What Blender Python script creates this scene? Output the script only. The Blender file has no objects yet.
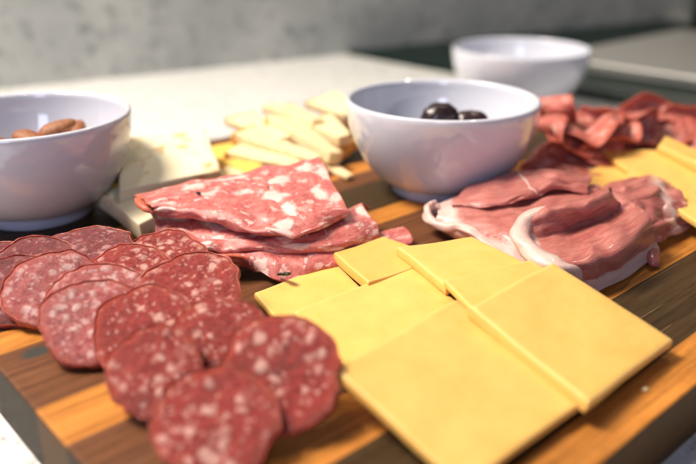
import bpy, math, random
from mathutils import Vector, Matrix, noise
random.seed(7)
S = 0.01                                   # everything below is written in centimetres
C = bpy.context.scene.collection
F, PT, H, AZ = 760.0, math.radians(22.4), 16.1, math.radians(48)

def at(px, py, z=0.0):
    """photo measurement -> point in the place at height z (cm); origin below the camera on the board top"""
    x = px - 348; y = py - 232
    fw = F*math.cos(PT) - y*math.sin(PT); dn = F*math.sin(PT) + y*math.cos(PT)
    s = (H - z)/dn; fw *= s; r = x*s
    return Vector((fw*math.cos(AZ) + r*math.sin(AZ), fw*math.sin(AZ) - r*math.cos(AZ), z))

# ------------------------------------------------------------------ materials
def mat(name):
    m = bpy.data.materials.new(name); m.use_nodes = True
    nt = m.node_tree; b = nt.nodes['Principled BSDF']
    return m, nt, b
def N(nt, t, **k):
    n = nt.nodes.new(t)
    for a, v in k.items():
        if a in n.inputs.keys() if isinstance(a, str) else False: n.inputs[a].default_value = v
        else: setattr(n, a, v)
    return n
def L(nt, a, b): nt.links.new(a, b)
def noise_n(nt, vec, scale, detail=3, rough=.5, dist=0.0):
    n = nt.nodes.new('ShaderNodeTexNoise'); n.inputs['Scale'].default_value = scale
    n.inputs['Detail'].default_value = detail; n.inputs['Roughness'].default_value = rough
    n.inputs['Distortion'].default_value = dist
    if vec is not None: L(nt, vec, n.inputs['Vector'])
    return n
def ramp(nt, fac, stops, interp='LINEAR'):
    r = nt.nodes.new('ShaderNodeValToRGB'); cr = r.color_ramp; cr.interpolation = interp
    while len(cr.elements) < len(stops): cr.elements.new(0.5)
    for e, (p, c) in zip(cr.elements, stops):
        e.position = p
        e.color = (c, c, c, 1) if isinstance(c, (int, float)) else (*c, 1)
    L(nt, fac, r.inputs['Fac']); return r
def mix(nt, fac, a, b, mode='MIX'):
    m = nt.nodes.new('ShaderNodeMix'); m.data_type = 'RGBA'; m.blend_type = mode
    for sock, v in ((m.inputs[0], fac), (m.inputs[6], a), (m.inputs[7], b)):
        if hasattr(v, 'is_output'): L(nt, v, sock)
        elif isinstance(v, (int, float)): sock.default_value = v if sock == m.inputs[0] else (v, v, v, 1)
        else: sock.default_value = (*v, 1)
    return m.outputs[2]
def math_n(nt, op, a, b=None, c=None, clamp=False):
    m = nt.nodes.new('ShaderNodeMath'); m.operation = op; m.use_clamp = clamp
    for i, v in enumerate((a, b, c)):
        if v is None: continue
        if hasattr(v, 'is_output'): L(nt, v, m.inputs[i])
        else: m.inputs[i].default_value = v
    return m.outputs[0]
def vmath(nt, op, a, b=None, scale=None):
    m = nt.nodes.new('ShaderNodeVectorMath'); m.operation = op
    for i, v in enumerate((a, b)):
        if v is None: continue
        if hasattr(v, 'is_output'): L(nt, v, m.inputs[i])
        else: m.inputs[i].default_value = v
    if scale is not None: m.inputs['Scale'].default_value = scale
    return m.outputs[0]
def bump(nt, b, h, strength=.4, dist=.02, prev=None):
    n = nt.nodes.new('ShaderNodeBump'); n.inputs['Strength'].default_value = strength
    n.inputs['Distance'].default_value = dist*S
    L(nt, h, n.inputs['Height'])
    if prev is not None: L(nt, prev, n.inputs['Normal'])
    L(nt, n.outputs[0], b.inputs['Normal']); return n.outputs[0]
def sp_attr(nt):
    a = nt.nodes.new('ShaderNodeAttribute'); a.attribute_name = 'flat'; return a.outputs['Vector']
def sss(b, w, r, sc):
    b.inputs['Subsurface Weight'].default_value = w
    b.inputs['Subsurface Radius'].default_value = r
    b.inputs['Subsurface Scale'].default_value = sc*S

def meat(name, lean, lean2, fat, sc, presence, small_sc, small_pres, stretch=1.0, rough=.38, warp=.35, thr=(.30, .44), fine_warp=.45, rimc=(.40, .06, .03), grit=.55, coat=.22):
    m, nt, b = mat(name)
    v = sp_attr(nt)
    wn = noise_n(nt, v, 1.6, 3)
    w = vmath(nt, 'SCALE', vmath(nt, 'SUBTRACT', wn.outputs['Color'], (.5, .5, .5)), scale=warp*2)
    v2 = vmath(nt, 'ADD', v, w)
    wn2 = noise_n(nt, v, 7, 2)
    v2 = vmath(nt, 'ADD', v2, vmath(nt, 'SCALE', vmath(nt, 'SUBTRACT', wn2.outputs['Color'], (.5, .5, .5)), scale=warp*fine_warp))
    vs = vmath(nt, 'MULTIPLY', v2, (1/stretch, 1, 1))
    def blobs(scale, pres, lo, hi):
        vo = nt.nodes.new('ShaderNodeTexVoronoi'); vo.feature = 'F1'; vo.inputs['Scale'].default_value = scale
        vo.inputs['Randomness'].default_value = .95
        L(nt, vs, vo.inputs['Vector'])
        d = ramp(nt, vo.outputs['Distance'], [(lo, 1.0), (hi, 0.0)]).outputs[0]
        sx = nt.nodes.new('ShaderNodeSeparateColor'); L(nt, vo.outputs['Color'], sx.inputs[0])
        p = ramp(nt, sx.outputs[0], [(1-pres-.02, 0.0), (1-pres+.1, 1.0)]).outputs[0]
        return math_n(nt, 'MULTIPLY', d, p)
    f1 = blobs(sc, presence, *thr)
    f2 = blobs(small_sc, small_pres, thr[0]*.9, thr[1]*1.05)
    f = math_n(nt, 'MAXIMUM', f1, math_n(nt, 'MULTIPLY', f2, .75))
    g = noise_n(nt, v, 3.5, 4, .65)
    base = mix(nt, ramp(nt, g.outputs[0], [(.35, 0.0), (.65, 1.0)]).outputs[0], lean, lean2)
    fg = noise_n(nt, v, 5, 3, .6)
    fatc = mix(nt, ramp(nt, fg.outputs[0], [(.3, 0.0), (.75, .55)]).outputs[0], fat, tuple(.5*a+.5*c for a, c in zip(fat, lean2)))
    ra = nt.nodes.new('ShaderNodeAttribute'); ra.attribute_name = 'rim'
    rn = noise_n(nt, v, 3, 3)
    rm = ramp(nt, math_n(nt, 'ADD', ra.outputs['Fac'], math_n(nt, 'MULTIPLY', math_n(nt, 'SUBTRACT', rn.outputs[0], .5), .25)), [(.82, 0.0), (.97, 1.0)]).outputs[0]
    col = mix(nt, f, base, fatc)
    col = mix(nt, math_n(nt, 'MULTIPLY', rm, .75), col, rimc)
    L(nt, col, b.inputs['Base Color'])
    fine = noise_n(nt, v, 14, 4, .7)
    rr = ramp(nt, fine.outputs[0], [(.3, rough-.12), (.7, rough+.2)]); L(nt, rr.outputs[0], b.inputs['Roughness'])
    n1 = bump(nt, b, fine.outputs[0], grit, .12)
    bump(nt, b, f, .45, .08, n1)
    b.inputs['Specular IOR Level'].default_value = .55
    b.inputs['Coat Weight'].default_value = coat; b.inputs['Coat Roughness'].default_value = .22
    L(nt, n1, b.inputs['Coat Normal'])
    sss(b, .25, (1, .35, .25), .12)
    return m

M = {}
M['salami'] = meat('salami_meat', (.27, .018, .016), (.42, .055, .042), (.80, .46, .39), 1.75, .66, 4.2, .5, thr=(.20, .44), rough=.30, grit=1.0, rimc=(.46, .065, .035), warp=.3)
M['salami_pale'] = meat('salami_meat_pale', (.38, .07, .075), (.52, .16, .15), (.80, .54, .51), 1.8, .74, 4.2, .55, thr=(.20, .48), rough=.28, grit=1.0, rimc=(.50, .10, .07), warp=.3)
M['salami_dark'] = meat('salami_meat_dark', (.15, .018, .022), (.26, .042, .045), (.52, .26, .25), 1.6, .5, 4.0, .5, thr=(.2, .46), grit=.9, rimc=(.18, .025, .025))
M['sopp'] = meat('soppressata_meat', (.48, .085, .085), (.64, .21, .18), (.86, .60, .55), .88, .80, 2.4, .55, stretch=1.25, rough=.28, warp=.5, thr=(.28, .45), fine_warp=.16, rimc=(.62, .13, .06), grit=.3)
M['ruffle'] = meat('warm_salami_meat', (.44, .075, .06), (.60, .19, .145), (.78, .47, .40), 1.1, .68, 3.0, .5, stretch=1.3, rough=.36, thr=(.25, .48), rimc=(.50, .09, .05), grit=.4)

def simple(name, col, rough=.5, spec=.5, metal=0.0, var=.0, vscale=3, bumps=0.0, bscale=8):
    m, nt, b = mat(name)
    b.inputs['Roughness'].default_value = rough; b.inputs['Metallic'].default_value = metal
    b.inputs['Specular IOR Level'].default_value = spec
    tc = nt.nodes.new('ShaderNodeTexCoord'); v = vmath(nt, 'SCALE', tc.outputs['Object'], scale=1/S)
    n = noise_n(nt, v, vscale, 4, .6)
    c = mix(nt, ramp(nt, n.outputs[0], [(.3, 0.0), (.7, 1.0)]).outputs[0], tuple(x*(1-var) for x in col), tuple(min(1, x*(1+var)) for x in col))
    L(nt, c, b.inputs['Base Color'])
    if bumps:
        n2 = noise_n(nt, v, bscale, 4, .6); bump(nt, b, n2.outputs[0], bumps, .05)
    return m, nt, b, v

M['casing'], nt, b, v = simple('salami_casing', (.38, .07, .045), .4, var=.5, vscale=5, bumps=.6, bscale=12); sss(b, .3, (1, .3, .2), .1)
M['sopp_casing'], nt, b, v = simple('soppressata_casing', (.52, .12, .07), .35, var=.35, vscale=3, bumps=.5, bscale=12); sss(b, .3, (1, .3, .2), .1)
M['bowl'], nt, b, v = simple('white_porcelain', (.63, .645, .73), .07, spec=.5, var=.01)
b.inputs['Coat Weight'].default_value = .5; b.inputs['Coat Roughness'].default_value = .05
M['foot'], nt, b, v = simple('unglazed_foot', (.50, .56, .70), .4, var=.05)
M['fat'], nt, b, v = simple('prosciutto_fat', (.74, .55, .49), .3, var=.13, vscale=2.2, bumps=.5, bscale=5); sss(b, .5, (1, .6, .5), .2)
M['almond'], nt, b, v = simple('almond_skin', (.26, .085, .025), .55, var=.4, vscale=4, bumps=.7, bscale=10)
M['olive'], nt, b, v = simple('olive_skin', (.030, .016, .018), .22, spec=.6, var=.5, vscale=3, bumps=.8, bscale=3)
M['glass'], nt, b, v = simple('black_glass', (.004, .014, .011), .35, spec=.10, var=.2)
M['steel'], nt, b, v = simple('brushed_steel', (.80, .78, .74), .34, metal=.8, var=.05, bumps=.1)
M['black'], nt, b, v = simple('black_enamel', (.012, .02, .017), .35, var=.2)
M['crumb'], nt, b, v = simple('pale_cheese_paste', (.84, .66, .38), .6, var=.14, vscale=2, bumps=.6, bscale=5); sss(b, .4, (1, .7, .35), .25)
M['rind'], nt, b, v = simple('golden_rind', (.70, .36, .07), .55, var=.3, vscale=2.5, bumps=.7, bscale=6)
M['oats'], nt, b, v = simple('yellow_paste', (.80, .52, .10), .5, var=.12, vscale=2, bumps=.4)

def cheese_mat():
    m, nt, b = mat('yellow_cheese'); v = sp_attr(nt)
    n = noise_n(nt, v, .9, 4, .6)
    c = mix(nt, ramp(nt, n.outputs[0], [(.3, 0.0), (.7, 1.0)]).outputs[0], (.80, .455, .115), (.84, .52, .145))
    sp = noise_n(nt, v, 9, 2, .5)
    c = mix(nt, ramp(nt, sp.outputs[0], [(.68, 0.0), (.78, .35)]).outputs[0], c, (.90, .66, .32))
    ra = nt.nodes.new('ShaderNodeAttribute'); ra.attribute_name = 'rim'
    c = mix(nt, ramp(nt, ra.outputs['Fac'], [(.86, 0.0), (.915, .42), (.955, .1), (1.0, 0.0)]).outputs[0], c, (.90, .68, .34))
    oi = nt.nodes.new('ShaderNodeObjectInfo')
    tone = ramp(nt, oi.outputs['Random'], [(0, (.90, .88, .80)), (1, (1.0, 1.0, 1.0))]).outputs[0]
    c = mix(nt, 1.0, c, tone, 'MULTIPLY')
    L(nt, c, b.inputs['Base Color'])
    b.inputs['Roughness'].default_value = .42
    sv = vmath(nt, 'MULTIPLY', v, (.35, 3.0, 1.0))
    n2 = noise_n(nt, sv, 2.0, 5, .6); n3 = noise_n(nt, v, 6, 4, .6)
    h = math_n(nt, 'ADD', n2.outputs[0], math_n(nt, 'MULTIPLY', n3.outputs[0], .7))
    bump(nt, b, h, .35, .05)
    pit = nt.nodes.new('ShaderNodeTexVoronoi'); pit.inputs['Scale'].default_value = 1.6; L(nt, v, pit.inputs['Vector'])
    pm = ramp(nt, pit.outputs['Distance'], [(.02, 0.0), (.05, 1.0)]).outputs[0]
    nb = bump(nt, b, h, .35, .05); bump(nt, b, pm, .5, .06, nb)
    sss(b, .3, (1, .6, .15), .2)
    return m
M['cheese'] = cheese_mat()

def white_cheese():
    m, nt, b = mat('aged_white_cheese'); v = sp_attr(nt)
    n = noise_n(nt, v, .6, 4, .6)
    c = mix(nt, n.outputs[0], (.80, .69, .46), (.88, .80, .60))
    p = noise_n(nt, v, .75, 3, .55)
    c = mix(nt, ramp(nt, p.outputs[0], [(.54, 0.0), (.64, .75)]).outputs[0], c, (.62, .36, .12))
    L(nt, c, b.inputs['Base Color']); b.inputs['Roughness'].default_value = .5
    n3 = noise_n(nt, v, 5, 4, .6); bump(nt, b, n3.outputs[0], .4, .06)
    sss(b, .4, (1, .7, .4), .25)
    return m
M['white_cheese'] = white_cheese()

def prosciutto_mat():
    m, nt, b = mat('prosciutto_lean'); v = sp_attr(nt)
    st = vmath(nt, 'MULTIPLY', v, (.5, 1.6, 1))
    n = noise_n(nt, st, 1.3, 5, .6, .6)
    base = mix(nt, ramp(nt, n.outputs[0], [(.3, 0.0), (.7, 1.0)]).outputs[0], (.38, .085, .075), (.56, .20, .165))
    st2 = noise_n(nt, vmath(nt, 'MULTIPLY', v, (.8, 6.0, 1)), 1.6, 5, .65, .8)
    base = mix(nt, ramp(nt, st2.outputs[0], [(.50, 0.0), (.72, .6)]).outputs[0], base, (.70, .36, .31))
    dk = noise_n(nt, v, .8, 3, .6)
    base = mix(nt, ramp(nt, dk.outputs[0], [(.50, 0.0), (.68, .45)]).outputs[0], base, (.30, .055, .05))
    # thin white seams of fat
    wn = noise_n(nt, v, .35, 2, .5, .5)
    line = math_n(nt, 'ABSOLUTE', math_n(nt, 'SUBTRACT', wn.outputs[0], .5))
    seam = ramp(nt, line, [(.0, .8), (.006, .6), (.014, 0.0)]).outputs[0]
    br = noise_n(nt, v, 1.2, 2); seam = math_n(nt, 'MULTIPLY', seam, ramp(nt, br.outputs[0], [(.62, 0.0), (.72, .6)]).outputs[0])
    col = mix(nt, seam, base, (.70, .42, .38))
    # fat toward the rind edge, stored on the mesh
    fa = nt.nodes.new('ShaderNodeAttribute'); fa.attribute_name = 'fat'
    nz = noise_n(nt, v, 2.2, 4, .6)
    fm = ramp(nt, math_n(nt, 'ADD', fa.outputs['Fac'], math_n(nt, 'MULTIPLY', math_n(nt, 'SUBTRACT', nz.outputs[0], .5), .5)), [(.42, 0.0), (.58, 1.0)]).outputs[0]
    fc = mix(nt, nz.outputs[0], (.76, .57, .51), (.62, .36, .32))
    col = mix(nt, fm, col, fc)
    L(nt, col, b.inputs['Base Color'])
    fib = noise_n(nt, vmath(nt, 'MULTIPLY', v, (2, 7, 2)), 2.0, 5, .65)
    L(nt, ramp(nt, fib.outputs[0], [(.3, .26), (.7, .48)]).outputs[0], b.inputs['Roughness'])
    b.inputs['Coat Weight'].default_value = .4; b.inputs['Coat Roughness'].default_value = .2
    bump(nt, b, fib.outputs[0], .55, .07)
    b.inputs['Specular IOR Level'].default_value = .6
    sss(b, .35, (1, .4, .3), .15)
    return m
M['prosciutto'] = prosciutto_mat()

STRIPS = [(0, 'o'), (1.8, 'w'), (5.7, 'o'), (8.3, 'b'), (12.3, 'o'), (14.9, 'b'), (19.4, 'o'), (21.2, 'w'),
          (25.0, 'b'), (27.2, 'o'), (29.0, 'w'), (33.0, 'o'), (35.0, 'b')]
def board_mat():
    m, nt, b = mat('striped_hardwood')
    tc = nt.nodes.new('ShaderNodeTexCoord'); v = vmath(nt, 'SCALE', tc.outputs['Object'], scale=1/S)
    sx = nt.nodes.new('ShaderNodeSeparateXYZ'); L(nt, v, sx.inputs[0])
    jit = noise_n(nt, vmath(nt, 'MULTIPLY', v, (.15, .01, .01)), 1, 1)
    yy = math_n(nt, 'DIVIDE', sx.outputs['Y'], 42.0)
    cols = {'o': (.48, .185, .036), 'b': (.135, .052, .023), 'w': (.052, .030, .013)}
    base = ramp(nt, yy, [(y/42.0, cols[k]) for y, k in STRIPS], 'CONSTANT').outputs[0]
    g = noise_n(nt, vmath(nt, 'MULTIPLY', v, (.10, 2.2, 2.2)), 1.4, 6, .65, .4)
    g2 = noise_n(nt, vmath(nt, 'MULTIPLY', v, (.5, 9, 9)), 1.5, 4, .7)
    gg = math_n(nt, 'ADD', math_n(nt, 'MULTIPLY', g.outputs[0], .7), math_n(nt, 'MULTIPLY', g2.outputs[0], .3))
    k = ramp(nt, gg, [(.3, .38), (.5, 1.0), (.72, 1.6)])
    c = mix(nt, 1.0, base, k.outputs[0], 'MULTIPLY')
    po = noise_n(nt, vmath(nt, 'MULTIPLY', v, (1.2, 22, 22)), 1.2, 3, .6)
    c = mix(nt, ramp(nt, po.outputs[0], [(.60, 0.0), (.68, .55)]).outputs[0], c, (.030, .018, .010))
    # knife scratches at odd angles
    for an, sc_ in ((.5, 1.0), (-.9, .8), (1.9, .9)):
        mp = nt.nodes.new('ShaderNodeMapping'); mp.inputs['Rotation'].default_value = (0, 0, an); mp.inputs['Scale'].default_value = (.10, 5.0*sc_, 1); L(nt, v, mp.inputs[0])
        sn = noise_n(nt, mp.outputs[0], 1.6, 2, .4)
        c = mix(nt, ramp(nt, sn.outputs[0], [(.735, 0.0), (.75, .35)]).outputs[0], c, (.30, .19, .11))
    # oil stains
    on = noise_n(nt, v, .16, 4, .6)
    c = mix(nt, ramp(nt, on.outputs[0], [(.50, 0.0), (.68, .38)]).outputs[0], c, mix(nt, 1.0, c, (.45, .38, .32), 'MULTIPLY'))
    # knot in the brown strip near the left edge
    kv = vmath(nt, 'MULTIPLY', vmath(nt, 'SUBTRACT', v, (1.55, 18.8, 0)), (1.0, 1.5, 0))
    kd = nt.nodes.new('ShaderNodeVectorMath'); kd.operation = 'LENGTH'; L(nt, kv, kd.inputs[0])
    km = ramp(nt, math_n(nt, 'ADD', kd.outputs['Value'], math_n(nt, 'MULTIPLY', g2.outputs[0], .3)), [(.55, 1.0), (.95, 0.0)]).outputs[0]
    c = mix(nt, km, c, (.045, .045, .038))
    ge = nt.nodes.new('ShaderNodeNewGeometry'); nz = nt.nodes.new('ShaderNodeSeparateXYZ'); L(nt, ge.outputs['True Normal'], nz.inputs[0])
    # upright faces mixed towards green-black, much darker than the top
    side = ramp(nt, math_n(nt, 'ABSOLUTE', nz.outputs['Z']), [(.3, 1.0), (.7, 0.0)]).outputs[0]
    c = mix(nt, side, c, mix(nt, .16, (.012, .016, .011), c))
    L(nt, c, b.inputs['Base Color'])
    L(nt, ramp(nt, gg, [(.3, .36), (.7, .50)]).outputs[0], b.inputs['Roughness'])
    bump(nt, b, gg, .25, .04)
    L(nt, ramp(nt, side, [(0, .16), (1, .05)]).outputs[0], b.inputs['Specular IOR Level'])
    return m
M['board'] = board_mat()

def granite(name, c1, c2, c3, s1, s2, rough):
    m, nt, b = mat(name)
    tc = nt.nodes.new('ShaderNodeTexCoord'); v = vmath(nt, 'SCALE', tc.outputs['Object'], scale=1/S)
    n = noise_n(nt, v, s1, 5, .65); n2 = noise_n(nt, v, s2, 4, .7)
    c = mix(nt, ramp(nt, n.outputs[0], [(.35, 0.0), (.65, 1.0)]).outputs[0], c1, c2)
    c = mix(nt, ramp(nt, n2.outputs[0], [(.54, 0.0), (.66, 1.0)]).outputs[0], c, c3)
    L(nt, c, b.inputs['Base Color']); b.inputs['Roughness'].default_value = rough
    return m
M['counter'] = granite('speckled_granite', (.66, .66, .64), (.74, .74, .73), (.34, .34, .34), .5, 1.6, .25)
M['wall'] = granite('mottled_stone', (.36, .38, .38), (.56, .56, .54), (.25, .27, .27), .06, .42, .45)

# ------------------------------------------------------------------ mesh helpers
def make(name, verts, faces, m, origin=(0, 0, 0), attrs=None, parent=None, smooth=True):
    """verts in world centimetres; origin = base of the thing (cm)"""
    o3 = Vector(origin)
    me = bpy.data.meshes.new(name)
    me.from_pydata([tuple((Vector(v) - o3)*S) for v in verts], [], faces)
    if attrs:
        for k, (typ, data) in attrs.items():
            a = me.attributes.new(k, typ, 'POINT')
            if typ == 'FLOAT_VECTOR': a.data.foreach_set('vector', [c for d in data for c in d])
            else: a.data.foreach_set('value', data)
    me.materials.append(m)
    if smooth: me.polygons.foreach_set('use_smooth', [True]*len(me.polygons))
    me.update()
    o = bpy.data.objects.new(name, me); C.objects.link(o)
    if parent is None: o.location = o3*S
    else:
        o.parent = parent; o.location = (o3 - parent_origin(parent))*S
    return o
def parent_origin(p):
    return Vector(p.location)/S
def tag(o, label, cat, group=None):
    o['label'] = label; o['category'] = cat
    if group: o['group'] = group
    return o
def root(name, origin):
    o = bpy.data.objects.new(name, None); C.objects.link(o); o.location = Vector(origin)*S; o.empty_display_size = .01
    return o
def struct(o): o['kind'] = 'structure'; return o

def cr(p0, p1, p2, p3, t):
    return .5*((2*p1) + (-p0+p2)*t + (2*p0-5*p1+4*p2-p3)*t*t + (-p0+3*p1-3*p2+p3)*t*t*t)
def curve_eval(pts, t):
    n = len(pts)-1
    if n == 1: return pts[0].lerp(pts[1], t)
    s = max(0, min(t, 1))*n; i = min(int(s), n-1); f = s-i
    a = pts[i-1] if i > 0 else pts[0]*2-pts[1]
    d = pts[i+2] if i+2 <= n else pts[n]*2-pts[n-1]
    return cr(a, pts[i], pts[i+1], d, f)
def net_func(net):
    rows = [[Vector(p) for p in r] for r in net]
    def f(u, v):
        return curve_eval([curve_eval(r, u) for r in rows], v)
    return f
def pxnet(rows): return [[at(*p) for p in r] for r in rows]

def samples(n, length, r):
    e = min(.12, r/max(length, .1))
    a = [e*x for x in (0, .06, .2, .42, .7)]
    mid = [e + (1-2*e)*i/n for i in range(n+1)]
    return a + mid + [1-x for x in reversed(a)]

def sheet(name, f, thick, rnd, m, origin, nu=40, nv=40, wob=0.0, wscale=.6, attrs_fat=None, parent=None, seed=None):
    seed = random.random()*50 if seed is None else seed
    lu = sum((f((i+1)/8, .5)-f(i/8, .5)).length for i in range(8)); lv = sum((f(.5, (i+1)/8)-f(.5, i/8)).length for i in range(8))
    us, vs = samples(nu, lu, rnd), samples(nv, lv, rnd)
    sv = Vector((seed, seed*1.7, seed*.3))
    def g(u, v):
        p = f(u, v)
        if wob:
            q = Vector((u*lu, v*lv, 0))*wscale + sv
            p = p + Vector((noise.noise(q), noise.noise(q+Vector((9, 0, 0))), noise.noise(q+Vector((0, 9, 0)))))*wob
        return p
    top, bot, flt, fat, rim = [], [], [], [], []
    for v in vs:
        for u in us:
            p = g(u, v); e = .004
            du = g(min(1, u+e), v)-g(max(0, u-e), v); dv = g(u, min(1, v+e))-g(u, max(0, v-e))
            n = du.cross(dv)
            n = n.normalized() if n.length > 1e-9 else Vector((0, 0, 1))
            d = min(min(u, 1-u)*lu, min(v, 1-v)*lv)
            k = 1.0 if d >= rnd else math.sqrt(max(0, 1-(1-d/rnd)**2))
            top.append(p+n*thick*.5*k); bot.append(p-n*thick*.5*k)
            flt.append((u*lu+seed, v*lv+seed, thick*.5*k))
            fat.append(attrs_fat(u, v) if attrs_fat else 0.0); rim.append(1-min(1.0, d/.9))
    W, Hn = len(us), len(vs); nT = W*Hn
    faces = []
    idx_b = {}
    verts = list(top); flat = list(flt); fatv = list(fat); rimv = list(rim)
    for j in range(Hn):
        for i in range(W):
            if i in (0, W-1) or j in (0, Hn-1): idx_b[(i, j)] = j*W+i
            else:
                idx_b[(i, j)] = len(verts); verts.append(bot[j*W+i]); a = flt[j*W+i]; flat.append((a[0], a[1], -a[2])); fatv.append(fat[j*W+i]); rimv.append(rim[j*W+i])
    for j in range(Hn-1):
        for i in range(W-1):
            faces.append((j*W+i, j*W+i+1, (j+1)*W+i+1, (j+1)*W+i))
            faces.append((idx_b[(i, j)], idx_b[(i, j+1)], idx_b[(i+1, j+1)], idx_b[(i+1, j)]))
    return make(name, verts, faces, m, origin, {'flat': ('FLOAT_VECTOR', flat), 'fat': ('FLOAT', fatv), 'rim': ('FLOAT', rimv)}, parent)

def disc(name, f, R, thick, m, cm, origin, nphi=96, nr=26, irr=.05, seed=None, gritty=1.0):
    """f(x, y) -> Vector maps the flat slice into the place; the casing ring is a part of its own"""
    seed = random.random()*50 if seed is None else seed
    def outline(a): return R*(1 + irr*noise.noise(Vector((math.cos(a)*1.3+seed, math.sin(a)*1.3, seed))) + irr*.35*noise.noise(Vector((math.cos(a)*5+seed, math.sin(a)*5, 3))))
    def nor(x, y):
        e = .02; n = (f(x+e, y)-f(x-e, y)).cross(f(x, y+e)-f(x, y-e))
        return n.normalized()
    rs = [0.0] + [((i+1)/nr) for i in range(nr)]
    rs = [r if r < .9 else r for r in rs] + []
    verts, flat, faces, rimv = [], [], [], []
    edge_r = thick*.75
    def prof(r, Ra):
        d = (1-r)*Ra
        return 1.0 if d >= edge_r else math.sqrt(max(.0, 1-(1-d/edge_r)**2))
    rs = [0.0] + [.86*(i+1)/nr for i in range(nr)] + [.90, .93, .955, .975, .99, 1.0]
    for side in (1, -1):
        for k, r in enumerate(rs):
            for j in range(nphi if k else 1):
                a = 2*math.pi*j/nphi; Ra = outline(a); x, y = r*Ra*math.cos(a), r*Ra*math.sin(a)
                h = thick*.5*(max(.35, prof(r, Ra)))
                h += (.09*noise.noise(Vector((x*1.1+seed, y*1.1, side*5)))+.05*noise.noise(Vector((x*3.1+seed, y*3.1, side*5)))+.03*noise.noise(Vector((x*7+seed, y*7, side*5))))*(1 if r < .93 else .3)*gritty; rimv.append(r)
                verts.append(f(x, y)+nor(x, y)*h*side); flat.append((x+seed, y+seed*1.3, h*side))
        base = 0 if side == 1 else 1+nphi*(len(rs)-1)
        for k in range(len(rs)-1):
            for j in range(nphi):
                j2 = (j+1) % nphi
                if k == 0: q = (base, base+1+j, base+1+j2)
                else:
                    a0 = base+1+(k-1)*nphi; b0 = a0+nphi
                    q = (a0+j, b0+j, b0+j2, a0+j2)
                faces.append(q if side == 1 else tuple(reversed(q)))
    n1 = 1+nphi*(len(rs)-1); oa = n1-nphi; ob = 2*n1-nphi
    for j in range(nphi):
        j2 = (j+1) % nphi; faces.append((oa+j, ob+j, ob+j2, oa+j2))
    body = root(name, origin)
    make('meat', verts, faces, m, origin, {'flat': ('FLOAT_VECTOR', flat), 'rim': ('FLOAT', rimv)}, body)
    # casing ring
    verts, faces = [], []; K = 8
    cw = .03*(1+R*.05)
    for j in range(nphi):
        a = 2*math.pi*j/nphi; Ra = outline(a)
        for k in range(K):
            t = 2*math.pi*k/K; rr = Ra - cw*.4 + cw*math.cos(t)*(1+.3*noise.noise(Vector((a*4, t, seed)))) + .05*noise.noise(Vector((a*5, t*.4, seed+4)))
            x, y = rr*math.cos(a), rr*math.sin(a)
            verts.append(f(x, y)+nor(x, y)*math.sin(t)*thick*.5*.88)
    for j in range(nphi):
        for k in range(K):
            j2, k2 = (j+1) % nphi, (k+1) % K
            faces.append((j*K+k, j2*K+k, j2*K+k2, j*K+k2))
    make('casing', verts, faces, cm, origin, None, body)
    return body

def tilted(c, tilt, az, rot=0.0, curl=0.0, wave=0.0, seed=0.0, squash=1.0):
    """disc mapping: plane whose normal leans by tilt towards azimuth az (degrees)"""
    az, tilt = math.radians(az), math.radians(tilt)
    n = Vector((math.sin(tilt)*math.cos(az), math.sin(tilt)*math.sin(az), math.cos(tilt)))
    e1 = Vector((-math.sin(az), math.cos(az), 0)); e2 = n.cross(e1)
    c = Vector(c); ro = math.radians(rot)
    def f(x, y):
        X = x*math.cos(ro)-y*math.sin(ro); Y = x*math.sin(ro)+y*math.cos(ro)
        h = curl*(X*X) + wave*noise.noise(Vector((X*.45+seed, Y*.45, seed)))
        return c + e1*X + e2*Y*squash + n*h
    return f

def folded(c, heading, rb, v0, ang, lean=0.0, ripple=.0, k=1.2, seed=0.0, gap=0.0):
    """thin round slice folded over along a line; heading = azimuth of the fold line"""
    c = Vector(c); hd = math.radians(heading); ang = math.radians(ang); le = math.radians(lean)
    ex = Vector((math.cos(hd), math.sin(hd), 0)); ey0 = Vector((-math.sin(hd), math.cos(hd), 0)); ez0 = Vector((0, 0, 1))
    ey = ey0*math.cos(le)+ez0*math.sin(le); ez = ez0*math.cos(le)-ey0*math.sin(le)
    def f(x, y):
        vv = v0 + .5*math.sin(x*.5+seed)
        s = y - vv
        if s <= 0: Y, Z = y, 0.0
        elif s <= rb*ang: t = s/rb; Y, Z = vv+rb*math.sin(t), rb*(1-math.cos(t))
        else:
            t = ang; r = s-rb*ang; Y, Z = vv+rb*math.sin(t)+r*math.cos(t), rb*(1-math.cos(t))+r*math.sin(t)
        d = ripple*(math.sin(x*k+seed+y*.3)+.7*math.sin(x*k*1.9+seed*2+y*.8))*(.4+.6*min(1, abs(y)/3))
        nz = ripple*.8*noise.noise(Vector((x*.5+seed, y*.5, seed)))
        return c + ex*x + ey*(Y+d*.4) + ez*(Z+d+nz)
    return f

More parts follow.
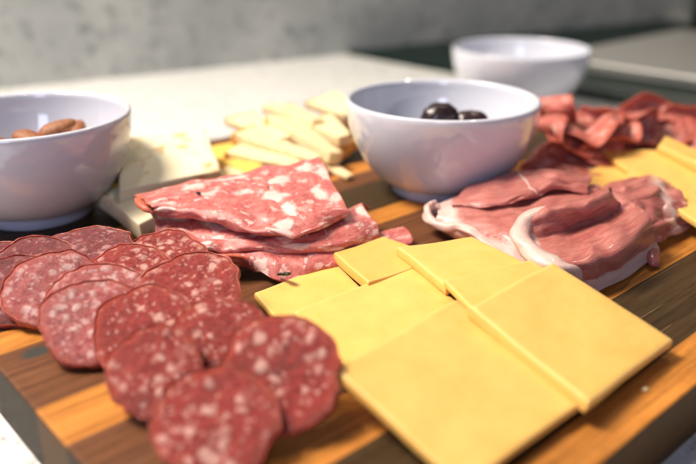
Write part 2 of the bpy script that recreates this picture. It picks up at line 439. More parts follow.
def tube(name, pts, radii, m, origin, parent, n=40, K=14, wob=.0, flat=.8, fade=None):
    P = [Vector(p) for p in pts]; verts, faces = [], []
    Rr = [Vector((r, 0, 0)) for r in radii]
    for i in range(n+1):
        t = i/n; p = curve_eval(P, t); d = (curve_eval(P, min(1, t+.01))-curve_eval(P, max(0, t-.01))).normalized()
        a = d.cross(Vector((0, 0, 1))).normalized(); b = a.cross(d)
        r = curve_eval(Rr, t).x; r *= math.sqrt(max(.02, 1-(max(0, abs(t-.5)*2-.93)/.07)**2))
        for k in range(K):
            th = 2*math.pi*k/K
            rr = r*(1+wob*noise.noise(p*.9+Vector((math.cos(th), math.sin(th), 0))))
            verts.append(p+a*math.cos(th)*rr+b*math.sin(th)*rr*flat)
    for i in range(n):
        for k in range(K):
            k2 = (k+1) % K; faces.append((i*K+k, i*K+k2, (i+1)*K+k2, (i+1)*K+k))
    faces += [tuple(reversed(range(K))), tuple(n*K+k for k in range(K))]
    if fade:
        Ff = [Vector((r, 0, 0)) for r in fade]
        fv = [curve_eval(Ff, i/n).x for i in range(n+1) for k in range(K)]
        return make(name, verts, faces, m, origin, {'fat': ('FLOAT', fv), 'flat': ('FLOAT_VECTOR', [tuple(v) for v in verts])}, parent)
    return make(name, verts, faces, m, origin, None, parent)

def lathe(name, prof, m, c, parent=None, n=96):
    verts, faces = [], []
    for r, z in prof:
        for j in range(n):
            a = 2*math.pi*j/n; verts.append((c[0]+r*math.cos(a), c[1]+r*math.sin(a), c[2]+z))
    for i in range(len(prof)-1):
        for j in range(n):
            j2 = (j+1) % n; faces.append((i*n+j, i*n+j2, (i+1)*n+j2, (i+1)*n+j))
    return make(name, verts, faces, m, c, None, parent)

def box(name, lo, hi, m, parent=None, origin=None, bev=.0, smooth=False):
    lo, hi = Vector(lo), Vector(hi)
    v = [(x, y, z) for x in (lo.x, hi.x) for y in (lo.y, hi.y) for z in (lo.z, hi.z)]
    f = [(0, 1, 3, 2), (4, 6, 7, 5), (0, 4, 5, 1), (2, 3, 7, 6), (0, 2, 6, 4), (1, 5, 7, 3)]
    o = make(name, v, f, m, origin if origin is not None else lo, None, parent, smooth)
    if bev:
        b = o.modifiers.new('bevel', 'BEVEL'); b.width = bev*S; b.segments = 3
    return o

# ------------------------------------------------------------------ setting
struct(box('countertop', (-150, -60, -6.8), (260, 135, -2.8), M['counter']))
def prism(name, poly, z0, z1, m, parent=None, origin=None, bev=.0):
    n = len(poly); v = [(x, y, z0) for x, y in poly] + [(x, y, z1) for x, y in poly]
    f = [tuple(reversed(range(n))), tuple(range(n, 2*n))] + [(i, (i+1) % n, n+(i+1) % n, n+i) for i in range(n)]
    o = make(name, v, f, m, origin or (poly[0][0], poly[0][1], z0), None, parent, False)
    if bev: b = o.modifiers.new('bevel', 'BEVEL'); b.width = bev*S; b.segments = 3
    return o
WY = lambda x: 95.2-.184*(x-29.6)
struct(prism('wall', [(-150, WY(-150)), (240, WY(240)), (240, WY(240)+6), (-150, WY(-150)+6)], -2.79, 90, M['wall']))
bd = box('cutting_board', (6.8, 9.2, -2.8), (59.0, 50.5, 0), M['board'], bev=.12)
tag(bd, 'thick striped hardwood cutting board of orange and brown strips with dark sides', 'cutting board')
ck = prism('cooktop', [(77.5, 12), (150, 12), (150, WY(150)-.3), (77.5, WY(77.5)-.3)], -2.8, -2.2, M['glass'], bev=.15)
tag(ck, 'black glass cooktop set on the pale counter behind the board', 'cooktop')

def tray(x0, y0, x1, y1, z0, h):
    o = bpy.data.objects.new('metal_tray', None); C.objects.link(o); o.location = Vector((x0, y0, z0))*S
    box('tray_floor', (x0+.6, y0+.6, z0), (x1-.6, y1-.6, z0+.5), M['steel'], o, (x0, y0, z0), .1)
    t = .5
    box('side', (x0, y0, z0+.2), (x0+t, y1, z0+h), M['steel'], o, (x0, y0, z0), .1)
    box('side', (x1-t, y0, z0+.2), (x1, y1, z0+h), M['steel'], o, (x0, y0, z0), .1)
    box('side', (x0+t, y0, z0+.2), (x1-t, y0+t, z0+h), M['steel'], o, (x0, y0, z0), .1)
    box('side', (x0+t, y1-t, z0+.2), (x1-t, y1, z0+h), M['steel'], o, (x0, y0, z0), .1)
    box('lid', (x0-.6, y0-.6, z0+h+.01), (x1+.6, y1+.6, z0+h+.7), M['steel'], o, (x0, y0, z0), .25)
    return o
tag(tray(88.5, 24, 126, 58, -2.2, .9), 'flat stainless steel tray with a lid lying on the black cooktop', 'tray')

def canister(x, y, z):
    o = root('canister', (x, y, z))
    lathe('body', [(.02, 0), (6, 0), (6.3, .3), (6.3, 24), (6, 24.3), (.02, 24.3)], M['black'], (x, y, z), o)
    lathe('lid', [(6.6, 24.32), (6.6, 26), (6.2, 26.5), (1.2, 26.8), (1.0, 28), (.02, 28.2)], M['black'], (x, y, z), o)
    return o
tag(canister(152, 62, -2.8), 'tall black canister standing by the wall in the upper right corner', 'canister')

# ------------------------------------------------------------------ bowls
def bowl(c, R, h, fr, label):
    n = 22; outer = []
    for i in range(n+1):
        t = i/n; z = .55 + (h-.55)*t
        r = fr*.95 + (R-fr*.95)*math.sin(t*math.pi/2)**.56 if t > 0 else fr*.95
        outer.append((r, z))
    w = .32
    rim = [(R-.03, h+.08), (R-.12, h+.15), (R-.22, h+.13), (R-w, h+.02)]
    inner = [(max(0.02, (r-w-.1*(1-z/h))), max(z, 1.0)+.0) for r, z in reversed(outer[:-1]) if z > .9]
    prof = [(0.02, .5)] + outer + rim + inner + [(.02, .95)]
    o = root('bowl', c); lathe('bowl_body', prof, M['bowl'], c, o)
    lathe('foot_ring', [(fr-.55, .56), (fr-.5, .06), (fr-.4, 0), (fr-.08, 0), (fr, .08), (fr-.05, .62)], M['foot'], c, o)
    tag(o, label, 'bowl', 'white bowls of snacks')
    return o
bowl((14.6, 43.6, 0.0), 5.9, 5.85, 3.1, 'white porcelain bowl of almonds cut by the left edge of the photo')
bowl((35.4, 30.6, 0.0), 5.95, 5.8, 3.0, 'white porcelain bowl holding dark olives in the middle of the board')
bowl((67.9, 48.2, -2.8), 7.2, 6.3, 3.4, 'white porcelain bowl standing behind the board beside the black cooktop')

def nut(name, c, l, w, t, m, rot, tip=.35, dent=.05):
    n, K = 20, 18; verts, faces = [], []
    R = Matrix.Rotation(math.radians(rot[2]), 3, 'Z') @ Matrix.Rotation(math.radians(rot[1]), 3, 'Y') @ Matrix.Rotation(math.radians(rot[0]), 3, 'X')
    sd = random.random()*30
    for i in range(n+1):
        a = math.pi*i/n; x = -math.cos(a)*l/2; s = math.sin(a)**.85*(1-tip*(x/l*2)*.5 - (tip*.2))
        for k in range(K):
            th = 2*math.pi*k/K; p = Vector((x, math.cos(th)*w/2*s, math.sin(th)*t/2*s))
            p *= 1+dent*noise.noise(p*1.8+Vector((sd, 0, 0)))
            verts.append(Vector(c)+R @ p)
    for i in range(n):
        for k in range(K):
            k2 = (k+1) % K; faces.append((i*K+k, (i+1)*K+k, (i+1)*K+k2, i*K+k2))
    return make(name, verts, faces, m, c)
al = [((57, 129, 5.3), (10, -18, -20), 'plump brown almond lying highest in the left bowl'),
      ((62, 137, 4.7), (20, 5, -35), 'brown almond just under the highest almond in the left bowl'),
      ((30, 139, 4.9), (0, 8, -70), 'brown almond left of the others, low behind the rim of the left bowl')]
for p, r, lb in al: tag(nut('almond', at(*p), 2.15, 1.35, .9, M['almond'], r), lb, 'almond', 'almonds in the left bowl')
for i in range(9):
    a = i*2.4; rr = .9+.33*i % 3.0
    tag(nut('almond', (14.3+rr*math.cos(a), 43+rr*math.sin(a), 2.0+.28*i), 2.4, 1.5, .95, M['almond'], (a*20, 10, a*50)), 'brown almond deep in the left bowl, under the ones that show', 'almond', 'almonds in the left bowl')
tag(nut('olive', at(439, 117, 4.75), 2.3, 1.9, 1.8, M['olive'], (0, -15, -30), .1, .16), 'larger wrinkled black olive on the left in the middle bowl', 'olive', 'olives in the middle bowl')
tag(nut('olive', at(471, 123, 4.4), 2.1, 1.7, 1.6, M['olive'], (30, 0, -45), .1, .16), 'smaller wrinkled black olive on the right in the middle bowl', 'olive', 'olives in the middle bowl')
for i in range(7):
    a = i*2.4; rr = .6+.45*i % 2.8
    tag(nut('olive', (35.8+rr*math.cos(a), 30.3+rr*math.sin(a), 1.6+.2*i), 2.1, 1.7, 1.7, M['olive'], (a*20, 0, a*50), .1, .16), 'black olive deep in the middle bowl, under the two that show', 'olive', 'olives in the middle bowl')

# ------------------------------------------------------------------ yellow cheese slices (front fan)
def cheese(corners, label, thick=.38, sag=.0, cat='cheese slice', group='yellow cheese slices fanned in front', m=None, wob=.10, rnd=.07, name='cheese_slice', mid=None):
    a, b, c, d = [at(*p) for p in corners]            # a back left, b back right, c front right, d front left
    def f(u, v):
        p = a.lerp(b, u).lerp(d.lerp(c, u), v)
        return p + Vector((0, 0, sag*4*u*(1-u)*(1-(2*v-1)**2)))
    cen = (a+b+c+d)/4; o = sheet(name, lambda u, v: f(u, 1-v), thick, rnd, m or M['cheese'], (cen.x, cen.y, min(a.z, b.z, c.z, d.z)), 28, 28, wob, .35)
    return tag(o, label, cat, group)
cheese([(254, 296, .25), (334, 264, .4), (372, 300, .45), (290, 337, .3)], 'yellow cheese slice at the far left corner of the front fan, beside the round salami')
cheese([(333, 257, .95), (383, 240, .95), (440, 262, .95), (368, 288, .9)], 'small yellow cheese slice at the back of the front fan beside the pink salami', thick=.5)
cheese([(293, 316, .85), (410, 269, .85), (475, 318, .85), (338, 377, .75)], 'middle yellow cheese slice of the left row, half under the front one', thick=.42)
cheese([(333, 374, 1.7), (455, 303, 1.65), (580, 408, .55), (462, 492, .28)], 'large front yellow cheese slice running off the lower edge of the photo', thick=.42)
cheese([(396, 252, 1.4), (472, 241, 1.35), (535, 271, 1.25), (446, 291, 1.3)], 'yellow cheese slice at the back right of the fan, in front of the prosciutto', thick=.5)
cheese([(443, 283, 1.7), (532, 262, 1.6), (590, 300, 1.3), (478, 320, 1.6)], 'thin yellow cheese slice showing between the back one and the large right one', thick=.3)
cheese([(467, 311, 2.0), (551, 266, 1.95), (672, 345, .55), (585, 410, .75)], 'topmost yellow cheese slice at the right end of the front fan', thick=.55)

G2 = 'yellow cheese slices behind the prosciutto'
cheese([(571, 178, .4), (611, 164, .4), (650, 182, .5), (612, 200, .4)], 'yellow cheese slice lowest at the left behind the prosciutto', group=G2)
cheese([(597, 150, 1.0), (655, 152, 1.1), (672, 176, .9), (627, 172, .9)], 'yellow cheese slice next to the red ruffled salami heap', group=G2)
cheese([(657, 152, 1.3), (712, 182, 1.2), (672, 208, .9), (622, 180, .9)], 'broad yellow cheese slice in the middle of the back pile, at the right edge', group=G2)
cheese([(664, 140, 1.9), (722, 163, 1.9), (714, 176, 1.7), (656, 150, 1.75)], 'yellow cheese slice folded over on top of the back pile', thick=.8, group=G2, rnd=.3)
cheese([(704, 180, 1.6), (755, 205, 1.6), (715, 240, 1.2), (670, 206, 1.3)], 'yellow cheese slice cut by the right edge, nearest of the back pile', group=G2)

# ------------------------------------------------------------------ white cheese, left of the folded salami
cheese([(90, 196, .9), (138, 190, .9), (156, 226, .7), (142, 233, .6)], 'flat white cheese wedge lying under the upright block by the left bowl', thick=1.1, m=M['white_cheese'], rnd=.10, cat='cheese', group='white cheese pieces', name='white_cheese')
cheese([(119, 146, 2.7), (206, 135, 2.7), (221, 178, 1.5), (120, 198, 1.6)], 'pale white cheese block with brown specks leaning behind the folded pink salami', thick=1.0, m=M['white_cheese'], rnd=.10, cat='cheese', group='white cheese pieces', name='white_cheese')
cheese([(104, 172, 1.0), (124, 165, 1.0), (128, 190, 1.0), (108, 198, 1.0)], 'small yellow cheese chunk between the left bowl and the white block', thick=1.3, m=M['oats'], rnd=.25, cat='cheese', group='white cheese pieces', name='cheese_chunk')

# ------------------------------------------------------------------ sticks of pale cheese behind
def stick(p, q, w, t, label, rind=True, m=None):
    a, b = at(*p), at(*q); d = (b-a); L_ = d.length; d.normalize()
    s = Vector((0, 0, 1)).cross(d).normalized()
    tw = random.uniform(-.25, .25)
    def f(u, v):
        ww = w*(1.25-.75*v)
        return a + d*(L_*v) + (s*math.cos(tw)+Vector((0, 0, 1))*math.sin(tw))*((u-.5)*ww)
    base = ((a+b)/2); og = (base.x, base.y, min(a.z, b.z)-t/2)
    o = root('cheese_stick', og) if rind else None
    q_ = sheet('paste' if rind else 'cheese_stick', f, t*.72, .05, m or M['crumb'], og, 12, 20, .10, .5, parent=o)
    o = o or q_
    tag(o, label, 'cheese stick', 'pale cheese sticks heaped behind the folded salami')
    if rind:
        def fr(u, v):
            return a - d*.10 + d*(.28*v) + (s*math.cos(tw)+Vector((0, 0, 1))*math.sin(tw))*((u-.5)*w*1.28)
        sheet('rind', fr, t*.78, .06, M['rind'], (base.x, base.y, min(a.z, b.z)-t/2), 8, 4, .08, .8, parent=o)
    return o
stick((222, 172, .5), (262, 186, .4), 2.4, .8, 'pale cheese stick lying lowest, beside the white block')
stick((215, 151, .8), (262, 178, .6), 2.2, 1.1, 'yellow cheese stick showing at the left foot of the heap', m=M['oats'])
stick((236, 150, 1.4), (302, 171, .7), 1.9, 1.0, 'pale cheese stick in the front of the heap just above the pink salami')
stick((243, 133, 2.2), (318, 163, 1.0), 1.9, .9, 'long pale cheese stick with golden end, sloping down in the centre of the heap')
stick((240, 118, 2.3), (285, 142, 1.8), 2.0, .8, 'pale cheese stick at the back left top of the heap')
stick((281, 122, 2.4), (335, 158, 1.0), 2.2, 1.2, 'thick pale cheese stick sloping towards the middle bowl')
stick((278, 108, 2.6), (318, 124, 2.4), 2.2, 1.0, 'pale cheese stick topmost at the back of the heap')
stick((316, 122, 2.2), (345, 140, 1.7), 2.2, 1.1, 'bright short cheese stick on the right of the heap')
stick((322, 100, 2.6), (352, 116, 2.2), 2.4, .9, 'pale cheese stick farthest back beside the middle bowl')
stick((344, 142, 1.0), (330, 160, .5), 1.8, 1.0, 'golden crusted cheese piece at the right foot of the heap', m=M['rind'], rind=False)
stick((322, 162, .35), (350, 177, .25), 1.0, .4, 'thin pale cheese sliver pointing at the middle bowl', rind=False)

# ------------------------------------------------------------------ round salami slices
GS = 'round salami slices overlapping in the front left'
def salami(px, py, z, R, tilt, az, label, m='salami', thick=.44, curl=.02):
    c = at(px, py, z); sd = random.random()*40
    f = tilted(c, tilt, az, random.uniform(0, 360), random.uniform(-.6, 1)*curl, .28, sd, random.uniform(.88, 1.0))
    o = disc('salami_slice', f, R, thick, M[m], M['casing'], (c.x, c.y, 0), seed=sd, irr=.15)
    return tag(o, label, 'salami slice', GS)
salami(4, 277, 1.1, 2.15, 26, 240, 'dark round salami slice cut by the left edge of the photo', 'salami_dark')
salami(36, 268, 1.5, 2.0, 22, 235, 'dark round salami slice half hidden beneath the left bowl rim', 'salami_dark')
salami(86, 252, 1.7, 2.35, 6, 235, 'dark flat round salami slice topmost at the back of the pile, below the left bowl', 'salami_dark')
salami(56, 292, 1.25, 2.15, 32, 236, 'round salami slice with pale bumpy face second from the left edge', 'salami_pale')
salami(160, 259, 1.5, 2.15, 16, 225, 'round salami slice farthest back, touching the folded pink salami')
salami(97, 302, 1.4, 2.2, 26, 232, 'glistening pinkish round salami slice in the middle of the left column', 'salami_pale')
salami(92, 323, 1.25, 2.05, 32, 232, 'pale pink round salami slice with its lower edge over the brown board strip', 'salami_pale')
salami(190, 297, 1.45, 2.35, 24, 224, 'broad round salami slice near the back of the right column')
salami(146, 329, 1.3, 2.1, 31, 231, 'round salami slice in the centre of the pile')
salami(221, 333, 1.65, 1.78, 33, 222, 'small round salami slice behind the rightmost one')
salami(157, 373, 1.3, 1.72, 35, 234, 'round salami slice above the lowest one on the left side')
salami(216, 424, 1.05, 2.05, 31, 230, 'lowest round salami slice, cut by the bottom edge of the photo')
salami(278, 375, 1.65, 2.16, 34, 221, 'rightmost round salami slice lying on top, next to the yellow cheese')

salami(128, 280, 1.5, 2.15, 24, 226, 'round salami slice between the pale left column and the broad back slice')
salami(18, 290, 1.1, 2.1, 30, 240, 'dark salami slice low at the left edge, half under the pale bumpy one', 'salami_dark')

# ------------------------------------------------------------------ folded pink salami
GP = 'folded pink salami slices in the middle'
def psheet(name, rows, thick, m, label, cat, group, wob=.17, wscale=.8, fat=None, nu=56, nv=56, rnd=None, flip=False, part=None):
    net = pxnet(rows); f0 = net_func(net)
    f = (lambda u, v: f0(u, 1-v)) if flip else f0
    pts = [p for r in net for p in r]; c = sum(pts, Vector())/len(pts)
    og = (c.x, c.y, max(0, min(p.z for p in pts)))
    o = root(name, og) if part else None
    q_ = sheet(part or name, f, thick, rnd or thick*.55, m, og, nu, nv, wob, wscale, fat, parent=o)
    o = o or q_
    return tag(o, label, cat, group), f0
# lowest slice, orange rimmed
psheet('folded_salami', [
    [(205, 250, .9), (245, 246, .9), (290, 246, .9), (340, 246, .9), (405, 226, .8)],
    [(210, 256, 1.1), (245, 252, 1.2), (290, 252, 1.1), (340, 252, 1.0), (410, 234, .8)],
    [(215, 262, .9), (246, 258, 1.1), (288, 264, .9), (335, 262, .8), (412, 242, .6)],
    [(228, 266, .5), (258, 270, .5), (285, 283, .25), (330, 272, .3), (405, 248, .3)]],
    .16, M['sopp'], 'lowest folded pink salami slice with orange rim and dark peppercorn hole', 'salami slice', GP, part='meat')
# second slice: thick folded band
psheet('folded_salami', [
    [(160, 228, 1.0), (215, 226, 1.0), (270, 224, 1.0), (325, 216, 1.2), (372, 208, 1.2)],
    [(165, 226, 1.6), (215, 230, 1.5), (270, 226, 1.6), (325, 218, 1.7), (362, 206, 1.8)],
    [(172, 236, 1.7), (215, 238, 1.6), (268, 238, 1.7), (325, 232, 1.8), (372, 216, 1.8)],
    [(185, 247, 1.5), (216, 244, 1.6), (268, 244, 1.6), (328, 241, 1.6), (378, 226, 1.5)],
    [(196, 251, 1.1), (220, 251, 1.3), (270, 252, 1.2), (330, 250, 1.2), (380, 238, 1.0)],
    [(200, 249, .8), (225, 250, .9), (275, 248, .9), (330, 246, .9), (376, 236, .8)]],
    .13, M['sopp'], 'middle folded pink salami slice whose rounded edge sticks out below the top one', 'salami slice', GP, part='meat')
# inner dark leaf of the top slice
psheet('folded_salami', [
    [(150, 212, 1.9), (200, 214, 1.9), (250, 224, 1.9), (310, 224, 1.9)],
    [(156, 222, 1.8), (200, 226, 1.8), (250, 232, 1.8), (310, 230, 1.8)],
    [(158, 236, 1.2), (195, 240, 1.5), (240, 240, 1.6), (300, 238, 1.6)],
    [(178, 246, .9), (205, 244, 1.3), (245, 243, 1.4), (300, 240, 1.4)]],
    .14, M['sopp'], 'shaded pink salami leaf tucked under the top folded slice', 'salami slice', GP)
# top slice
psheet('folded_salami', [
    [(134, 196, 2.6), (185, 184, 2.9), (235, 174, 3.1), (285, 165, 3.4), (318, 158, 3.6)],
    [(142, 200, 2.9), (190, 190, 3.0), (240, 182, 3.1), (290, 174, 3.3), (328, 170, 3.4)],
    [(150, 206, 2.9), (195, 200, 2.9), (245, 196, 2.9), (295, 192, 3.0), (338, 190, 3.0)],
    [(155, 210, 2.7), (200, 210, 2.8), (250, 214, 2.7), (300, 214, 2.6), (345, 207, 2.6)],
    [(158, 215, 2.4), (205, 220, 2.4), (255, 232, 2.2), (305, 233, 2.2), (349, 213, 2.3)],
    [(160, 213, 2.1), (208, 218, 2.0), (258, 228, 1.9), (305, 229, 1.9), (340, 214, 2.0)]],
    .14, M['sopp'], 'large top folded pink salami slice with pale fat blobs and a curled left tip', 'salami slice', GP, part='meat', wob=.20, wscale=.9)

def last(label): return [o for o in C.objects if o.get('label', '').startswith(label)][0]
lo, mi, tp = last('lowest folded pink'), last('middle folded pink'), last('large top folded')
tube('casing', [at(*p) for p in ((136, 198, 2.75), (139, 203, 2.7), (146, 209, 2.6), (155, 213, 2.45))], (.10, .24, .22, .08), M['sopp_casing'], parent_origin(tp), tp, wob=.5, flat=.7)
#tube('fat_rim', [at(*p) for p in ((196, 250, 1.15), (207, 247, 1.35), (221, 246, 1.5), (240, 246, 1.5))], (.14, .22, .2, .06), M['fat'], parent_origin(mi), mi, wob=.5, flat=.6)
tube('casing', [at(*p) for p in ((214, 259, 1.15), (224, 256, 1.35), (236, 256, 1.3), (250, 258, 1.2))], (.08, .16, .16, .05), M['sopp_casing'], parent_origin(lo), lo, wob=.5, flat=.5)
for o_, p_, sz in ((tp, (198, 193, 3.1), .28), (tp, (268, 187, 3.2), .12), (mi, (244, 231, 2.0), .14)):
    c_ = at(*p_); q_ = nut('peppercorn', c_, sz, sz*.9, sz*.5, M['black'], (0, 20, random.uniform(0, 90)), .05, .4)
    q_.parent = o_; q_.location = (c_-parent_origin(o_))*S

c_ = at(283, 274, .86); q_ = nut('peppercorn', c_, .95, .42, .2, M['black'], (10, 25, 75), .3, .9)
q_.parent = lo; q_.location = (c_-parent_origin(lo))*S

# ------------------------------------------------------------------ prosciutto
GH = 'prosciutto slices folded at the right of the middle'
def fe(u0, w, side='u'):
    return lambda u, v: max(0.0, min(1.0, 1-(u/w)))
o, f0 = psheet('prosciutto_slice', [
    [(430, 212, .6), (462, 198, .9), (505, 190, .9), (545, 186, .9), (600, 186, .9)],
    [(435, 206, 1.2), (466, 196, 1.6), (506, 190, 1.8), (545, 186, 1.8), (600, 186, 1.8)],
    [(437, 212, 1.4), (470, 205, 1.8), (510, 202, 1.9), (548, 196, 2.0), (600, 190, 2.0)],
    [(436, 220, 1.2), (476, 218, 1.6), (515, 215, 1.8), (552, 208, 1.9), (605, 200, 1.8)],
    [(438, 226, .8), (478, 233, 1.2), (515, 235, 1.6), (555, 228, 1.6), (605, 215, 1.4)],
    [(442, 230, .3), (484, 250, .5), (522, 266, .6), (560, 262, .6), (610, 240, .6)]],
    .11, M['prosciutto'], 'left prosciutto slice with a knobbly white fat end beside the middle bowl', 'prosciutto', GH,
    wob=.14, wscale=.8, part='lean_meat', fat=lambda u, v: max(1.1-u/.24, 1.3-(abs(1-v)/.34)-u*.8))
tube('fat_rim', [at(*p) for p in ((441, 207, 1.3), (430, 210, 1.2), (431, 220, .95), (446, 228, .9), (458, 226, 1.2), (470, 231, 1.25), (482, 240, 1.0), (500, 254, .9))],
     (.26, .42, .36, .30, .24, .26, .24, .12), M['prosciutto'], parent_origin(o), o, wob=.6, fade=(1, 1, 1, 1, 1, 1, .9, .7))
tube('fat_knob', [at(*p) for p in ((433, 208, 1.4), (431, 204, 1.75), (436, 202, 1.8))], (.22, .2, .16), M['prosciutto'], parent_origin(o), o, wob=.4, fade=(1, 1, 1))
o, f0 = psheet('prosciutto_slice', [
    [(468, 190, 1.1), (500, 178, 1.3), (530, 173, 1.5), (560, 172, 1.6), (592, 178, 1.4)],
    [(466, 189, 1.7), (502, 175, 2.3), (530, 172, 2.5), (558, 171, 2.7), (590, 178, 2.2)],
    [(458, 198, 1.9), (500, 188, 2.4), (530, 182, 2.5), (560, 177, 2.8), (590, 183, 2.3)],
    [(452, 205, 1.8), (496, 200, 2.3), (530, 193, 2.4), (556, 184, 2.6), (588, 188, 2.3)],
    [(450, 208, 1.6), (494, 206, 2.1), (528, 199, 2.2), (556, 190, 2.3), (588, 193, 2.1)]],
    .10, M['prosciutto'], 'prosciutto leaf lying on the left slice, crossed by a thin white seam of fat', 'prosciutto', GH,
    wob=.16, wscale=.9, part='lean_meat', nu=110, fat=lambda u, v: max((u-.86)*3, .85-abs(u-(.30+.32*v))/.03))
#tube('fat_seam', [at(*p) for p in ((504, 181, 2.53), (516, 186, 2.56), (530, 192, 2.54), (540, 197, 2.38))], (.05, .085, .075, .05), M['fat'], parent_origin(o), o, wob=.5, flat=.7)
o, f0 = psheet('prosciutto_slice', [
    [(524, 214, 1.2), (540, 206, 1.4), (565, 200, 1.5), (590, 194, 1.6), (612, 186, 1.8)],
    [(518, 221, 2.3), (538, 211, 2.8), (562, 206, 2.95), (586, 201, 3.0), (608, 190, 3.0)],
    [(519, 231, 2.2), (543, 225, 2.3), (568, 217, 2.45), (592, 210, 2.6), (614, 200, 2.6)],
    [(524, 243, 1.9), (552, 238, 1.7), (576, 229, 1.7), (602, 219, 1.8), (627, 205, 2.0)],
    [(533, 256, 1.8), (558, 250, 1.8), (586, 242, 1.9), (616, 230, 2.1), (645, 212, 2.2)],
    [(545, 267, 1.6), (566, 265, 1.7), (592, 259, 1.8), (622, 248, 1.9), (652, 224, 2.0)],
    [(556, 276, 1.0), (573, 279, .9), (595, 277, .8), (625, 263, .8), (656, 240, .9)],
    [(560, 280, .3), (577, 289, .15), (598, 293, .12), (630, 276, .12), (660, 252, .2)]],
    .12, M['prosciutto'], 'right prosciutto slice curled into a loop with a thick white fat edge', 'prosciutto', GH,
    wob=.13, wscale=.9, part='lean_meat', fat=lambda u, v: max(1.1-u/.20, (v-.80)/.12 if v > .8 else 0))
tube('fat_rim', [at(*p) for p in ((606, 193, 2.75), (586, 203, 2.75), (562, 209, 2.7), (540, 213, 2.65), (524, 222, 2.4), (521, 236, 2.15), (530, 250, 1.85), (543, 261, 1.7), (558, 267, 1.6), (573, 273, 1.2), (578, 283, .7))],
     (.20, .28, .30, .36, .40, .42, .44, .46, .48, .46, .26), M['prosciutto'], parent_origin(o), o, n=80, wob=.4, fade=(0, 0, 0, .6, 1, 1, 1, 1, 1, 1, 1))
o, f0 = psheet('prosciutto_slice', [
    [(594, 192, .6), (622, 180, .8), (650, 178, .8), (672, 184, .8)],
    [(594, 194, 1.7), (622, 185, 2.4), (652, 180, 2.3), (676, 190, 1.8)],
    [(606, 210, 1.9), (634, 202, 2.2), (660, 198, 2.0), (684, 208, 1.4)],
    [(634, 226, 1.6), (650, 224, 1.5), (668, 220, 1.2), (688, 218, .8)],
    [(640, 244, .6), (654, 246, .4), (672, 238, .3), (690, 226, .3)]],
    .11, M['prosciutto'], 'small prosciutto slice crumpled at the far right end, with a thin pale edge', 'prosciutto', GH,
    wob=.34, wscale=1.0, fat=lambda u, v: .62-abs(u-.75)*1.6)
tag(nut('prosciutto_scrap', at(652, 257, .35), 1.2, .8, .6, M['prosciutto'], (10, -15, 30), .4, .8), 'tiny reddish scrap of prosciutto on the orange board strip', 'prosciutto', GH)

# ------------------------------------------------------------------ ruffled salami heap at the back right
GR = 'ruffled red salami slices heaped at the back right'
def ruffle(px, py, z, R, heading, rb, v0, ang, lean, rip, label, seed):
    c = at(px, py, z)
    f = folded(c, heading, rb, v0, ang, lean, rip, 1.1, seed)
    o = disc('ruffled_salami', f, R, .12, M['ruffle'], M['sopp_casing'], (c.x, c.y, max(0, z-.5)), nphi=84, nr=22, irr=.06, seed=seed)
    return tag(o, label, 'salami slice', GR)
ruffle(560, 165, .6, 3.2, -10, .5, .4, 150, 12, 0.30, 'red salami slice lowest in the heap, beside the middle bowl', 1.3)
ruffle(602, 152, .7, 3.3, 20, .5, .2, 150, 10, 0.34, 'red salami slice in the front of the heap behind the yellow cheese', 4.1)
ruffle(650, 140, .7, 3.3, -30, .5, .3, 150, 10, 0.30, 'red salami slice at the foot of the heap behind the yellow cheese pile', 7.7)
ruffle(552, 135, 2.0, 2.9, 60, .5, .0, 160, 20, 0.34, 'red salami slice folded upright against the right side of the middle bowl', 2.2)
ruffle(545, 112, 3.0, 2.3, 100, .6, .0, 150, 50, 0.27, 'rolled red salami slice sticking up highest between the two bowls', 9.4)
ruffle(583, 132, 2.1, 3.1, -25, .5, -.4, 165, 18, 0.38, 'wavy red salami slice with a curved front lip in the centre of the heap', 5.5)
ruffle(618, 124, 2.0, 3.0, -45, .5, .2, 150, 14, 0.34, 'red salami slice right of the centre of the heap', 3.8)
ruffle(655, 124, 1.8, 3.1, -42, .7, 1.4, 120, 24, 0.19, 'pinkish salami slice with a broad flat face turned to the camera', 6.6)
ruffle(700, 133, 1.3, 3.2, -42, .6, 1.0, 140, 22, 0.27, 'red salami slice at the right end of the heap, cut by the edge', 8.3)

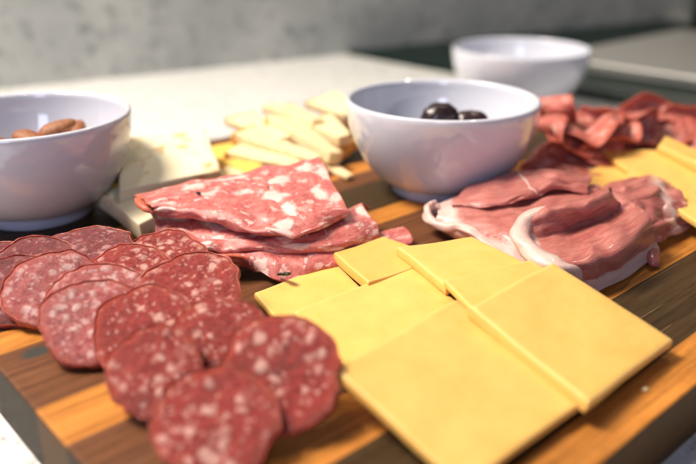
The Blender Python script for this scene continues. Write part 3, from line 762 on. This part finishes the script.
for p_, l_ in (((645, 389, .06), 'pale crumb on the orange strip near the front right edge of the board'),):
    tag(nut('crumb', at(*p_), .26, .2, .14, M['crumb'], (0, 0, random.uniform(0, 180)), .1, .8), l_, 'crumb')

# ------------------------------------------------------------------ camera, light, render
cam = bpy.data.cameras.new('camera'); co = bpy.data.objects.new('camera', cam); C.objects.link(co)
co.location = (0, 0, H*S)
co.rotation_euler = (math.pi/2 - PT, 0, AZ - math.pi/2)
cam.sensor_width = 36; cam.lens = 36*F/696; cam.clip_start = .005; cam.clip_end = 20
cam.dof.use_dof = True; cam.dof.focus_distance = .355; cam.dof.aperture_fstop = 4.6; cam.dof.aperture_blades = 0
bpy.context.scene.camera = co

def area(name, loc, target, size, sizey, power, col):
    l = bpy.data.lights.new(name, 'AREA'); l.shape = 'RECTANGLE'; l.size = size*S; l.size_y = sizey*S
    l.energy = power; l.color = col
    o = bpy.data.objects.new(name, l); C.objects.link(o); o.location = Vector(loc)*S
    o.rotation_euler = (Vector(target)-Vector(loc)).to_track_quat('-Z', 'Y').to_euler()
    return o
area('window_light_back', (-38, 88, 132), (30, 36, 0), 60, 48, 52, (1.0, .90, .77))
area('window_light_front', (-92, -78, 62), (25, 30, 0), 34, 60, 6.5, (.66, .72, 1.0))
def spot(name, loc, power, r, col):
    l = bpy.data.lights.new(name, 'POINT'); l.energy = power; l.shadow_soft_size = r*S; l.color = col
    o = bpy.data.objects.new(name, l); C.objects.link(o); o.location = Vector(loc)*S
spot('ceiling_lamp', (20, 70, 150), 9, 4, (1, .86, .66))
spot('ceiling_lamp', (110, 50, 150), 18, 4, (1, .86, .66))
w = bpy.data.worlds.new('World'); bpy.context.scene.world = w; w.use_nodes = True
bg = w.node_tree.nodes['Background']; bg.inputs[0].default_value = (.74, .80, 1.0, 1); bg.inputs[1].default_value = .085
sc = bpy.context.scene
sc.view_settings.view_transform = 'Standard'; sc.view_settings.look = 'None'
sc.view_settings.exposure = 0; sc.view_settings.gamma = 1
sc.render.resolution_x = 1024; sc.render.resolution_y = 683
